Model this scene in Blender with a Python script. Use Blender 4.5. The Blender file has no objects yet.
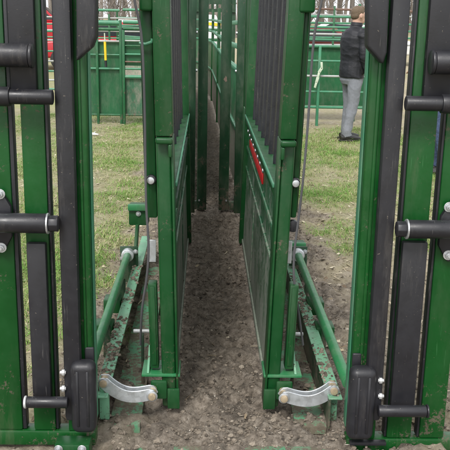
import bpy, bmesh, math, random
from mathutils import Vector, Matrix, noise
random.seed(11)
scn = bpy.context.scene
col = scn.collection
R = math.radians

# ------------------------------------------------------------------ camera maths
F = 800.0
CAM = Vector((0, 0, 1.6))
TH = math.atan(205 / 800); PSI = R(1.52); RHO = R(1.1)
fw = Vector((math.sin(PSI) * math.cos(TH), math.cos(PSI) * math.cos(TH), -math.sin(TH)))
R0 = Vector((math.cos(PSI), -math.sin(PSI), 0)); U0 = R0.cross(fw)
cr = R0 * math.cos(RHO) + U0 * math.sin(RHO)
cu = U0 * math.cos(RHO) - R0 * math.sin(RHO)
def ray(u, v): return fw + cr * ((u - 225) / F) + cu * ((225 - v) / F)
def at(u, v, Y):
    r = ray(u, v); return CAM + r * (Y / r.y)
def gr(u, v, z=0.0):
    r = ray(u, v); return CAM + r * ((z - CAM.z) / r.z)
def X(u, v, Y): return at(u, v, Y).x
def Z(u, v, Y): return at(u, v, Y).z

# ------------------------------------------------------------------ node helpers
def newmat(name):
    m = bpy.data.materials.new(name); m.use_nodes = True
    nt = m.node_tree
    for n in list(nt.nodes): nt.nodes.remove(n)
    out = nt.nodes.new('ShaderNodeOutputMaterial')
    b = nt.nodes.new('ShaderNodeBsdfPrincipled')
    nt.links.new(b.outputs[0], out.inputs[0])
    return m, nt, b
def N(nt, t, **kw):
    n = nt.nodes.new(t)
    for k, v in kw.items():
        if k in n.inputs: n.inputs[k].default_value = v
        else: setattr(n, k, v)
    return n
def lk(nt, a, b): nt.links.new(a, b)
def pos(nt): return N(nt, 'ShaderNodeNewGeometry').outputs['Position']
def nz(nt, scale, detail=4, rough=.55, vec=None, sc=None):
    n = N(nt, 'ShaderNodeTexNoise'); n.inputs['Scale'].default_value = scale
    n.inputs['Detail'].default_value = detail; n.inputs['Roughness'].default_value = rough
    v = vec if vec is not None else pos(nt)
    if sc:
        mp = N(nt, 'ShaderNodeMapping'); mp.inputs['Scale'].default_value = sc
        lk(nt, v, mp.inputs[0]); v = mp.outputs[0]
    lk(nt, v, n.inputs['Vector']); return n.outputs['Fac']
def ramp(nt, fac, stops):
    r = N(nt, 'ShaderNodeValToRGB'); e = r.color_ramp.elements
    while len(e) < len(stops): e.new(.5)
    for i, (p, c) in enumerate(stops):
        e[i].position = p; e[i].color = (c[0], c[1], c[2], 1) if hasattr(c, '__len__') else (c, c, c, 1)
    lk(nt, fac, r.inputs[0]); return r.outputs[0]
def math_(nt, op, a, b=None, c=None, clamp=False):
    n = N(nt, 'ShaderNodeMath'); n.operation = op; n.use_clamp = clamp
    for i, x in enumerate((a, b, c)):
        if x is None: continue
        if isinstance(x, (int, float)): n.inputs[i].default_value = x
        else: lk(nt, x, n.inputs[i])
    return n.outputs[0]
def mix(nt, fac, a, b):
    n = N(nt, 'ShaderNodeMix'); n.data_type = 'RGBA'
    for s, x in ((n.inputs[0], fac), (n.inputs[6], a), (n.inputs[7], b)):
        if isinstance(x, (int, float)): s.default_value = x if s.type == 'VALUE' else (x, x, x, 1)
        elif isinstance(x, tuple): s.default_value = (x[0], x[1], x[2], 1)
        else: lk(nt, x, s)
    return n.outputs[2]
def bump(nt, b, h, strength=.3, dist=.01):
    n = N(nt, 'ShaderNodeBump'); n.inputs['Strength'].default_value = strength; n.inputs['Distance'].default_value = dist
    lk(nt, h, n.inputs['Height']); lk(nt, n.outputs[0], b.inputs['Normal'])
def sepz(nt):
    s = N(nt, 'ShaderNodeSeparateXYZ'); lk(nt, pos(nt), s.inputs[0]); return s.outputs

MUD = (.16, .125, .092)
def paint(name, c, mud_top=None, mud_amt=.5, dust=.12, rough=.36, spec=.5, chips=0.0, dustcol=(.23, .22, .18), mudcol=MUD):
    m, nt, b = newmat(name)
    n1 = nz(nt, 3.5, 5)
    base = ramp(nt, n1, [(.3, tuple(x * .82 for x in c)), (.7, tuple(x * 1.16 for x in c))])
    d = nz(nt, 9, 8, .7, sc=(1, 1, .35))
    dm = ramp(nt, d, [(.48, 0), (.78, dust * 1.6)])
    base = mix(nt, dm, base, dustcol)
    rr = ramp(nt, nz(nt, 14, 6, .65), [(.3, rough - .06), (.75, rough + .2)])
    if chips:
        cm = ramp(nt, nz(nt, 38, 6, .75), [(.66 - chips, 0), (.69 - chips, 1)])
        base = mix(nt, cm, base, (.16, .10, .06)); rr = mix(nt, cm, rr, .85)
    spk = ramp(nt, nz(nt, 95, 2, .5), [(.72, 0), (.76, .35)])
    base = mix(nt, spk, base, (.17, .14, .10))
    scr = math_(nt, 'MULTIPLY', ramp(nt, nz(nt, 34, 3, .5, sc=(5, 1, .2)), [(.655, 0), (.70, 1)]), ramp(nt, nz(nt, 3.2, 4, .6), [(.5, 0), (.62, .5)]))
    base = mix(nt, scr, base, tuple(min(.6, x * 2.2 + .05) for x in c))
    if mud_top is not None:
        z = sepz(nt)[2]
        t = math_(nt, 'SUBTRACT', mud_top, z)
        t = math_(nt, 'DIVIDE', t, mud_top, clamp=True)
        film = nz(nt, 6, 9, .75, sc=(1.5, 1.5, .22))
        k = math_(nt, 'MULTIPLY_ADD', t, .55 * mud_amt * 2, math_(nt, 'MULTIPLY', film, .9))
        fm = ramp(nt, k, [(.58, 0), (1.0, .6)])
        base = mix(nt, fm, base, tuple(x * 1.25 for x in mudcol)); rr = mix(nt, fm, rr, .8)
        cr_ = nz(nt, 42, 9, .8); big = nz(nt, 5.5, 4, .6)
        k2 = math_(nt, 'ADD', math_(nt, 'MULTIPLY', cr_, .75), math_(nt, 'MULTIPLY', big, .45))
        k2 = math_(nt, 'MULTIPLY_ADD', t, .30 * mud_amt * 2, k2)
        mm = ramp(nt, k2, [(.70, 0), (.745, .95)])
        base = mix(nt, mm, base, ramp(nt, cr_, [(.35, tuple(x * 1.3 for x in mudcol)), (.65, tuple(x * .6 for x in mudcol))])); rr = mix(nt, mm, rr, .92)
    lk(nt, base, b.inputs['Base Color']); lk(nt, rr, b.inputs['Roughness'])
    b.inputs['Specular IOR Level'].default_value = spec
    hh = math_(nt, 'ADD', nz(nt, 60, 4, .6), math_(nt, 'MULTIPLY', nz(nt, 7, 3, .5, sc=(1, 1, .4)), 5.0))
    bump(nt, b, hh, .10, .004)
    return m
GREEN = (.0045, .060, .0135)
M = {}
M['green'] = paint('green_paint', GREEN, dust=.07, spec=.38)
M['gate_green'] = paint('gate_green_paint', (.0042, .069, .0115), mud_top=.40, mud_amt=.10, dust=.06, rough=.30, spec=.42)
M['post_green'] = paint('post_green_paint', GREEN, mud_top=.35, mud_amt=.12, dust=.09, spec=.38)
M['panel_green'] = paint('muddy_green_panel', (.02, .115, .048), mud_top=1.05, mud_amt=.33, dust=.5, rough=.26, mudcol=(.24, .265, .215))
M['dull_green'] = paint('dull_green', (.0055, .043, .015), mud_top=.3, mud_amt=.22, dust=.2, rough=.45)
M['sheen_green'] = paint('sky_sheen_green', (.155, .37, .225), mud_top=.30, mud_amt=.20, dust=.30, rough=.42, mudcol=(.10, .075, .055))  # green rails: sky sheen of upward faces put into the pale base colour, plus mud
M['tube_green'] = paint('tube_green', (.022, .165, .058), mud_top=.25, mud_amt=.05, dust=.25, rough=.33)
M['floor_pan'] = paint('muddy_floor_pan', (.07, .30, .15), mud_top=.10, mud_amt=.24, dust=.5, rough=.6)
M['far_green'] = paint('far_green', (.009, .10, .034), mud_top=.45, mud_amt=.1, dust=.2, rough=.42)
M['far_dusty'] = paint('far_dusty_green', (.03, .12, .06), mud_top=.7, mud_amt=.2, dust=.8, rough=.6)
M['rail_green'] = paint('lit_side_pale_green', (.05, .22, .12), dust=.3, rough=.35)
M['rail_grey'] = paint('rail_grey', (.38, .39, .38), dust=.4, rough=.45)
M['rust'] = paint('rusty_rail', (.17, .10, .075), dust=.5, rough=.6)
M['alley'] = paint('alley_sheet', (.03, .20, .08), mud_top=.95, mud_amt=.45, dust=.8, mudcol=(.36, .33, .28))
M['red'] = paint('red_paint', (.50, .012, .014), dust=.08, rough=.4)
M['car_red'] = paint('car_red', (.42, .02, .03), dust=.05, rough=.3)
M['car_white'] = paint('car_white', (.72, .72, .71), dust=.1, rough=.3)
M['car_maroon'] = paint('car_maroon', (.16, .04, .035), dust=.1, rough=.3)
M['yellow'] = paint('yellow_plastic', (.75, .52, .02), dust=.03, rough=.45)
M['strap'] = paint('pale_strap', (.55, .62, .48), dust=.1, rough=.8)
M['white'] = paint('white_plastic', (.75, .75, .74), dust=.05, rough=.5)

def rubber(name, c=(.0165, .0165, .020), rough=.42, scuff=.35):
    m, nt, b = newmat(name)
    n1 = nz(nt, 5, 5)
    base = ramp(nt, n1, [(.3, tuple(x * .85 for x in c)), (.72, tuple(x * 1.25 for x in c))])
    s = ramp(nt, nz(nt, 7, 9, .75, sc=(1.6, 1, .25)), [(.56, 0), (.80, scuff)])
    base = mix(nt, s, base, (.17, .155, .14))
    s2 = ramp(nt, nz(nt, 110, 2), [(.71, 0), (.75, .5)])
    base = mix(nt, s2, base, (.22, .19, .15))
    sc_ = math_(nt, 'MULTIPLY', ramp(nt, nz(nt, 30, 3, .5, sc=(6, 1, .22)), [(.66, 0), (.70, 1)]), ramp(nt, nz(nt, 4, 4, .6), [(.48, 0), (.58, .55)]))
    base = mix(nt, sc_, base, (.13, .125, .12))
    lk(nt, base, b.inputs['Base Color'])
    lk(nt, ramp(nt, nz(nt, 20, 5), [(.3, rough - .08), (.7, rough + .18)]), b.inputs['Roughness'])
    bump(nt, b, nz(nt, 130, 4, .7), .12, .003)
    return m
M['rubber'] = rubber('black_rubber')
M['black'] = rubber('black_enamel', (.016, .016, .0195), .33, .35)
M['bar'] = rubber('black_bar', (.020, .021, .025), .28, .15)
M['rope'] = rubber('grey_rope', (.085, .085, .09), .85, .3)
M['tyre'] = rubber('tyre_rubber', (.02, .02, .02), .7, .2)
def metal(name, c, rough, dirt=.3, met=.75):
    m, nt, b = newmat(name)
    v = N(nt, 'ShaderNodeTexVoronoi'); v.inputs['Scale'].default_value = 60; lk(nt, pos(nt), v.inputs['Vector'])
    base = ramp(nt, v.outputs['Color'], [(.0, tuple(x * .8 for x in c)), (1, tuple(min(1, x * 1.1) for x in c))])
    s = ramp(nt, nz(nt, 24, 6, .7), [(.5, 0), (.75, dirt)])
    base = mix(nt, s, base, (.16, .12, .08))
    lk(nt, base, b.inputs['Base Color']); b.inputs['Metallic'].default_value = met
    lk(nt, ramp(nt, nz(nt, 30, 4), [(.3, rough), (.7, rough + .2)]), b.inputs['Roughness'])
    return m
M['galv'] = metal('galvanised', (.66, .69, .72), .38)
M['zinc'] = metal('zinc_bolt', (.60, .62, .64), .30, .5, .7)
M['pin'] = metal('rusty_pin', (.50, .40, .27), .5, .6, .4)
M['bright'] = metal('bright_pin', (.66, .67, .67), .4, .35, .4)
def plain(name, c, rough=.8, var=.25, sc=12, bmp=0, bs=40):
    m, nt, b = newmat(name)
    base = ramp(nt, nz(nt, sc, 5, .6), [(.3, tuple(x * (1 - var) for x in c)), (.7, tuple(x * (1 + var) for x in c))])
    lk(nt, base, b.inputs['Base Color']); b.inputs['Roughness'].default_value = rough
    if bmp: bump(nt, b, nz(nt, bs, 4, .6), bmp, .02)
    return m
M['skin'] = plain('skin', (.52, .32, .24), .55, .08)
M['hair'] = plain('sandy_hair', (.125, .085, .05), .6, .35, 90, .5, 120)
M['hair2'] = plain('dark_hair', (.05, .035, .025), .6, .35, 90, .5, 120)
M['jacket'] = plain('black_jacket', (.008, .0085, .0125), .6, .2, 30, .15, 60)
M['jacket2'] = plain('navy_jacket', (.025, .03, .055), .6, .2, 30, .15, 60)
M['trousers'] = plain('grey_trousers', (.20, .21, .235), .85, .1, 30, .2, 90)
M['jeans'] = plain('blue_jeans', (.055, .08, .16), .85, .25, 40, .8, 16)
M['shoe'] = plain('black_shoe', (.025, .023, .022), .4, .3)
M['glass'] = plain('car_glass', (.03, .035, .04), .08, .1)
M['bark'] = plain('grey_bark', (.21, .185, .165), .9, .3, 4, .5, 20)
M['twig'] = plain('twig', (.23, .195, .17), .9, .3, 3)
M['hub'] = metal('hub', (.5, .5, .52), .4)

# ------------------------------------------------------------------ mesh builder
ORG = {}
class MB:
    def __init__(s): s.v = []; s.f = []
    def add(s, vs, fs):
        o = len(s.v); s.v += [Vector(v) for v in vs]; s.f += [tuple(i + o for i in f) for f in fs]; return s
    def hexa(s, p):   # 8 points: bottom 4 ccw, top 4 ccw
        return s.add(p, [(3, 2, 1, 0), (4, 5, 6, 7), (0, 1, 5, 4), (1, 2, 6, 5), (2, 3, 7, 6), (3, 0, 4, 7)])
    def box(s, x0, x1, y0, y1, z0, z1):
        return s.hexa([(x0, y0, z0), (x1, y0, z0), (x1, y1, z0), (x0, y1, z0), (x0, y0, z1), (x1, y0, z1), (x1, y1, z1), (x0, y1, z1)])
    def sbox(s, xa0, xb0, z0, xa1, xb1, z1, y0, y1):   # leaning box
        return s.hexa([(xa0, y0, z0), (xb0, y0, z0), (xb0, y1, z0), (xa0, y1, z0), (xa1, y0, z1), (xb1, y0, z1), (xb1, y1, z1), (xa1, y1, z1)])
    def bar(s, p, q, w, h, up=(0, 0, 1)):
        p = Vector(p); q = Vector(q); d = (q - p).normalized(); up = Vector(up)
        if abs(d.dot(up)) > .98: up = Vector((0, 1, 0))
        a = d.cross(up).normalized() * (w / 2); b = a.cross(d).normalized() * (h / 2)
        return s.hexa([p - a - b, p + a - b, q + a - b, q - a - b, p - a + b, p + a + b, q + a + b, q - a + b])
    def tube(s, pts, r, n=12, cap=True):
        pts = [Vector(p) for p in pts]
        rs = r if hasattr(r, '__len__') else [r] * len(pts)
        o = len(s.v); prev = None
        for i, p in enumerate(pts):
            d = (pts[min(i + 1, len(pts) - 1)] - pts[max(i - 1, 0)]).normalized()
            if prev is None:
                a = d.orthogonal().normalized()
            else:
                a = (prev - d * prev.dot(d)).normalized()
            prev = a; b = d.cross(a)
            for k in range(n):
                t = 2 * math.pi * k / n
                s.v.append(p + (a * math.cos(t) + b * math.sin(t)) * rs[i])
        for i in range(len(pts) - 1):
            for k in range(n):
                k2 = (k + 1) % n
                s.f.append((o + i * n + k, o + i * n + k2, o + (i + 1) * n + k2, o + (i + 1) * n + k))
        if cap:
            s.f.append(tuple(o + k for k in range(n))[::-1])
            e = o + (len(pts) - 1) * n
            s.f.append(tuple(e + k for k in range(n)))
        return s
    def prism(s, poly, y0, y1, axis='y'):
        n = len(poly)
        def pt(a, b, t): return (a, t, b) if axis == 'y' else ((t, a, b) if axis == 'x' else (a, b, t))
        vs = [pt(a, b, y0) for a, b in poly] + [pt(a, b, y1) for a, b in poly]
        fs = [tuple(range(n)), tuple(range(2 * n - 1, n - 1, -1))] + [(i, i + n, (i + 1) % n + n, (i + 1) % n) for i in range(n)]
        return s.add(vs, fs)
    def build(s, name, mat, parent=None, bevel=0.0, seg=2, smooth=True):
        org = ORG.get(parent.name, Vector()) if parent else Vector()
        me = bpy.data.meshes.new(name)
        me.from_pydata([tuple(v - org) for v in s.v], [], s.f); me.update()
        bm = bmesh.new(); bm.from_mesh(me); bmesh.ops.recalc_face_normals(bm, faces=bm.faces)
        if bevel:
            es = [e for e in bm.edges if len(e.link_faces) == 2 and e.calc_face_angle(0) > R(32)]
            bmesh.ops.bevel(bm, geom=es, offset=bevel, segments=seg, affect='EDGES', profile=.5, clamp_overlap=True)
        bm.to_mesh(me); bm.free()
        if smooth:
            me.polygons.foreach_set('use_smooth', [True] * len(me.polygons)); me.set_sharp_from_angle(angle=R(38))
        me.materials.append(mat)
        o = bpy.data.objects.new(name, me); col.objects.link(o)
        if parent: o.parent = parent
        ORG[o.name] = org
        return o
def tag(o, label, cat, group=None):
    o['label'] = label; o['category'] = cat
    if group: o['group'] = group
    return o
def thing(name, loc, label, cat, group=None):
    o = bpy.data.objects.new(name, None); col.objects.link(o); o.location = loc; ORG[o.name] = Vector(loc)
    o.empty_display_size = .1
    return tag(o, label, cat, group)
def bolt(parent, p, r, name='bolt', axis=(0, -1, 0), mat='zinc', L=None):
    p = Vector(p); a = Vector(axis); L = L or r * 1.1
    b = MB(); b.tube([p, p + a * r * .3], r * 1.5, 14); b.tube([p + a * r * .3, p + a * L], r, 6); b.tube([p + a * L, p + a * (L + r * .5)], r * .55, 10)
    return b.build(name, M[mat], parent, .0008, 1)

# ------------------------------------------------------------------ terrain
def fb(x, y, s, o=3, seed=0.0): return noise.fractal((x * s + seed, y * s - seed, seed * 1.7), 1.0, 2.0, o)
def sm(a, b, t):
    t = max(0, min(1, (t - a) / (b - a))); return t * t * (3 - 2 * t)
ALX = .08
def alley_c(y): return ALX - .1 * sm(8, 18, y) - 1.2 * sm(17, 23, y)
def mud_mask(x, y):
    dx = abs(x - alley_c(y))
    w = (.40 if x < ALX else .60) if y < 7 else .42
    m = 1 - sm(w, w + .42, dx + .30 * fb(x, y, 2.2, 4, 3))
    if y < 6.3 and x > .4:       # trampled ruts right of the chute
        m = max(m, .55 * (1 - sm(4.7, 6.0, y + .5 * fb(x, y, 1.2, 3, 8))) * (1 - sm(1.6, 2.6, x)))
    m = max(m, (1 - sm(2.6, 3.0, y)) * .8)
    return m
def grass_mask(x, y, m=None):
    g = .56 + .55 * fb(x, y, .9, 4, 5) + .30 * fb(x, y, 4, 3, 9)
    if x > .4: g += .26 * sm(5.2, 7.0, y)
    else: g += .10
    g -= (mud_mask(x, y) if m is None else m) * 1.3
    if x > 0: g -= .7 * sm(12.0, 13.0, y + .4 * fb(x, y, 1, 2))
    return max(0, min(1, g))
_rh = random.Random(77)
HOOF = []
for _i in range(150):
    _y = 2.55 + 7.5 * _rh.random(); _x = _rh.gauss(ALX, .12) if _i % 3 else _rh.uniform(.5, 1.4)
    HOOF.append((_x, _y, _rh.uniform(.030, .05), _rh.uniform(.008, .02)))
HB = {}
for h_ in HOOF:
    for d_ in (-1, 0, 1): HB.setdefault(int(h_[1] / .2) + d_, []).append(h_)
def hoof(x, y):
    z = 0
    for (hx, hy, r, d) in HB.get(int(y / .2), ()):
        q = ((x - hx) ** 2 + (y - hy) ** 2) / (r * r)
        if q < 6: z += d * (-math.exp(-q * q) + .45 * math.exp(-((q - 2.1) / .8) ** 2))
    return z
def ground_z(x, y, m=None):
    if m is None: m = mud_mask(x, y)
    z = .018 * fb(x, y, .7, 2, 1) - .01
    near = (1 - sm(9, 16, y)) * (1 - sm(3, 6, abs(x)))
    if near > 0:
        z += near * (.014 + .030 * m) * fb(x, y, 8, 4, 2)
        z += hoof(x, y)
        z += near * (.3 + .7 * m) * .020 * fb(x, y, 24, 4, 6)
        z += near * (.3 + .7 * m) * .011 * fb(x, y, 70, 2, 4)
    # wheel ruts
    if x > .45 and y < 7: z += -.03 * math.exp(-((y - 4.95 - .12 * x) / .16) ** 2) + .018 * math.exp(-((y - 5.28 - .12 * x) / .12) ** 2)
    z += .016 * max(0, y - 17) * sm(17, 30, y) if y < 120 else .016 * 103
    return z
def axis(a, b, st, lo, hi, g=1.16):
    xs = [a + i * st for i in range(int((b - a) / st) + 1)]
    s = st; x = xs[-1]
    while x < hi: s = min(s * g, 40); x += s; xs.append(x)
    s = st; x = xs[0]; pre = []
    while x > lo: s = min(s * g, 40); x -= s; pre.append(x)
    return pre[::-1] + xs
gx = axis(-1.5, 1.7, .0155, -420, 420); gy = axis(2.45, 6.6, .0165, -60, 900, 1.06)
gv = []; am = []; ag = []
for y in gy:
    for x in gx:
        far = abs(x) > 30 or y > 50 or y < -2
        mk = 0 if far else mud_mask(x, y)
        gv.append((x, y, ground_z(x, y, mk))); am.append(mk); ag.append(.45 if far else grass_mask(x, y, mk))
nx = len(gx)
gf = [(j * nx + i, j * nx + i + 1, (j + 1) * nx + i + 1, (j + 1) * nx + i) for j in range(len(gy) - 1) for i in range(nx - 1)]
gm = bpy.data.meshes.new('ground'); gm.from_pydata(gv, [], gf); gm.update()
for nm, dat in (('mud', am), ('turf', ag)):
    a = gm.attributes.new(nm, 'FLOAT', 'POINT'); a.data.foreach_set('value', dat)
gm.polygons.foreach_set('use_smooth', [True] * len(gm.polygons))
m, nt, b = newmat('ground_soil')
A1 = N(nt, 'ShaderNodeAttribute', attribute_name='mud').outputs['Fac']; A2 = N(nt, 'ShaderNodeAttribute', attribute_name='turf').outputs['Fac']
dirt = ramp(nt, nz(nt, 16, 9, .72), [(.30, (.17, .13, .09)), (.45, (.33, .275, .20)), (.58, (.45, .39, .295)), (.74, (.56, .51, .41))])
straw = ramp(nt, nz(nt, 45, 6, .7), [(.3, (.22, .18, .10)), (.52, (.42, .365, .225)), (.72, (.56, .50, .35))])
dirt = mix(nt, ramp(nt, nz(nt, 3, 5, .6), [(.42, 0), (.6, .75)]), dirt, straw)
mudc = ramp(nt, nz(nt, 28, 10, .75), [(.32, (.05, .041, .033)), (.43, (.155, .128, .10)), (.54, (.26, .22, .175)), (.64, (.37, .32, .265)), (.76, (.52, .48, .42))])
turf = ramp(nt, nz(nt, 30, 8, .7), [(.3, (.11, .125, .04)), (.5, (.24, .28, .085)), (.7, (.42, .41, .20))])
c = mix(nt, math_(nt, 'MULTIPLY', A2, .75), dirt, turf); damp = math_(nt, 'MULTIPLY', ramp(nt, nz(nt, 4.5, 5, .6), [(.5, 0), (.66, .38)]), A1); mudc = mix(nt, damp, mudc, (.06, .05, .042)); c = mix(nt, A1, c, mudc)
lk(nt, c, b.inputs['Base Color']); 
lk(nt, mix(nt, damp, ramp(nt, nz(nt, 11, 5, .6), [(.35, .7), (.6, .95)]), .38), b.inputs['Roughness'])
b.inputs['Specular IOR Level'].default_value = .35
h = math_(nt, 'ADD', nz(nt, 55, 8, .75), math_(nt, 'MULTIPLY', nz(nt, 14, 6, .7), 1.5))
bump(nt, b, h, .75, .02)
gm.materials.append(m)
ground = bpy.data.objects.new('ground', gm); col.objects.link(ground); ground['kind'] = 'structure'

def stuff_mesh(name, vs, fs, rnd, mat):
    me = bpy.data.meshes.new(name); me.from_pydata(vs, [], fs); me.update()
    a = me.attributes.new('rnd', 'FLOAT', 'POINT'); a.data.foreach_set('value', rnd)
    me.materials.append(mat); o = bpy.data.objects.new(name, me); col.objects.link(o); o['kind'] = 'stuff'; return o
def rndmat(name, stops, rough=.85):
    m, nt, b = newmat(name)
    a = N(nt, 'ShaderNodeAttribute', attribute_name='rnd').outputs['Fac']
    lk(nt, ramp(nt, a, stops), b.inputs['Base Color']); b.inputs['Roughness'].default_value = rough
    b.inputs['Specular IOR Level'].default_value = .3
    return m
# clods and wood chips trodden into the mud
vs, fs, rn = [], [], []
def chip(x, y, z, s, flat):
    o = len(vs); rz = random.random() * 6.28; c, sn = math.cos(rz), math.sin(rz)
    tx, ty = random.uniform(-.5, .5), random.uniform(-.5, .5); l = random.uniform(.8, 2.0 if flat else 1.2)
    t = random.random()
    for (a, b_, d) in ((l, 0, 0), (0, .75, 0), (-l, 0, 0), (0, -.75, 0), (.2, .1, .55), (-.1, -.1, -.5)):
        a *= s * random.uniform(.7, 1.2); b_ *= s * random.uniform(.6, 1.2); d *= s * (.45 if flat else 1.0)
        d += tx * a * .6 + ty * b_ * .6
        vs.append((x + a * c - b_ * sn, y + a * sn + b_ * c, z + d)); rn.append(t)
    for i in range(4):
        j = (i + 1) % 4; fs.append((o + i, o + j, o + 4)); fs.append((o + j, o + i, o + 5))
def clod(x, y, z, s):
    o = len(vs); t = min(1, max(0, random.gauss(.48, .15))); ph = random.random() * 6.28; ex = random.uniform(.7, 1.5)
    for (rr_, zz, kk) in ((1.0, -.35, 6), (.95, .25, 6), (.5, .72, 6)):
        for k in range(kk):
            a = ph + k * 1.0472 + zz; q = s * rr_ * random.uniform(.75, 1.2)
            vs.append((x + math.cos(a) * q * ex, y + math.sin(a) * q, z + s * zz * random.uniform(.7, 1.2))); rn.append(min(1, max(0, t + random.uniform(-.08, .08))))
    for r_ in range(2):
        for k in range(6):
            k2 = (k + 1) % 6; fs.append((o + r_ * 6 + k, o + r_ * 6 + k2, o + r_ * 6 + 6 + k2, o + r_ * 6 + 6 + k))
    fs.append(tuple(o + 12 + k for k in range(6)))
cnt = 0
while cnt < 20000:
    y = 2.5 + 6.0 * random.random() ** 1.5; x = random.uniform(-.95, 1.6)
    mk = mud_mask(x, y)
    if random.random() > mk * (.7 + .7 * fb(x, y, 3, 2, 31)): continue
    s = random.choice((.002, .0025, .003, .003, .0035, .004, .005, .006, .009)) * random.uniform(.7, 1.3)
    clod(x, y, ground_z(x, y, mk) + s * .15, s); cnt += 1
    if cnt % 4 == 0:
        x += random.uniform(-.03, .03); y += random.uniform(-.03, .03); s = random.uniform(.003, .0075); chip(x, y, ground_z(x, y) + s * .15, s, True)
for sd_, kk_ in ((-1, -.281), (1, .338)):      # lumps of mud lying on the floor rails
    x0_ = gr(207 + kk_ * 306, 324, .135).x
    for _ in range(300):
        y = random.uniform(2.95, 4.7); x = x0_ + random.uniform(-.027, .027)
        if fb(x, y, 4, 3, 55) < -.05: continue
        sz = random.choice((.003, .004, .005, .007, .010)); clod(x, y, .135 + sz * .25, sz)
stuff_mesh('mud_clods', vs, fs, rn, rndmat('clods', [(0, (.045, .037, .03)), (.35, (.13, .107, .083)), (.65, (.25, .21, .165)), (.95, (.36, .315, .255)), (1, (.46, .42, .36))]))
# grass
vs, fs, rn = [], [], []
def blade(x, y, z, h, lean, w, t):
    o = len(vs); a = random.random() * 6.28; dx, dy = math.cos(a), math.sin(a); px, py = -dy * w, dx * w
    for (k, ww) in ((0, 1), (.55, .8)):
        off = lean * k * k; zz = z + h * k
        vs.append((x + dx * off * h + px * ww, y + dy * off * h + py * ww, zz)); vs.append((x + dx * off * h - px * ww, y + dy * off * h - py * ww, zz)); rn.extend((t, t))
    vs.append((x + dx * lean * h, y + dy * lean * h, z + h * (1 - .3 * min(lean, 2)))); rn.append(t)
    fs.append((o, o + 1, o + 3, o + 2)); fs.append((o + 2, o + 3, o + 4))
cnt = 0; tries = 0
while cnt < 17000 and tries < 200000:
    tries += 1
    y = 3.0 + 10.8 * random.random() ** .9; side = random.random()
    x = -.35 - (.45 * y) * random.random() ** 1.35 if side < .48 else .5 + (.48 * y) * random.random() ** 1.35
    g = grass_mask(x, y)
    if random.random() > (g - .42) * 2.2: continue
    z = ground_z(x, y); tone = min(1, max(0, .55 + .5 * fb(x, y, 1.5, 2, 40)))
    for k in range(random.randint(6, 13)):
        blade(x + random.gauss(0, .04), y + random.gauss(0, .04), z - .004, random.uniform(.014, .042 if random.random() < .85 else .08) * (.6 + g * .7), random.uniform(.4, 2.4), random.uniform(.0012, .0025), min(1, max(0, tone + random.uniform(-.6, .4))))
    cnt += 1
stuff_mesh('short_grass', vs, fs, rn, rndmat('grass_blades', [(0, (.46, .41, .25)), (.2, (.33, .35, .13)), (.5, (.17, .32, .055)), (1, (.11, .26, .035))], .6))
vs, fs, rn = [], [], []
for i in range(9000):
    y = 3.0 + 10 * random.random(); x = random.uniform(-.3 * y - .3, .34 * y + .3)
    if abs(x - ALX) < .42 and random.random() < .8: continue
    if mud_mask(x, y) > .6 and random.random() < .7: continue
    z = ground_z(x, y) + .004; a = random.random() * 6.28; l = random.uniform(.015, .05); w = random.uniform(.001, .004 if random.random() < .75 else .013)
    dx, dy = math.cos(a), math.sin(a); o = len(vs); t = random.random()
    vs += [(x - dy * w, y + dx * w, z), (x + dy * w, y - dx * w, z), (x + dx * l + dy * w, y + dy * l - dx * w, z + random.uniform(0, .012)), (x + dx * l - dy * w, y + dy * l + dx * w, z + random.uniform(0, .012))]
    fs.append((o, o + 1, o + 2, o + 3)); rn += [t] * 4
stuff_mesh('straw_litter', vs, fs, rn, rndmat('straw', [(0, (.14, .10, .065)), (.5, (.38, .31, .20)), (1, (.60, .54, .41))]))

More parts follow.
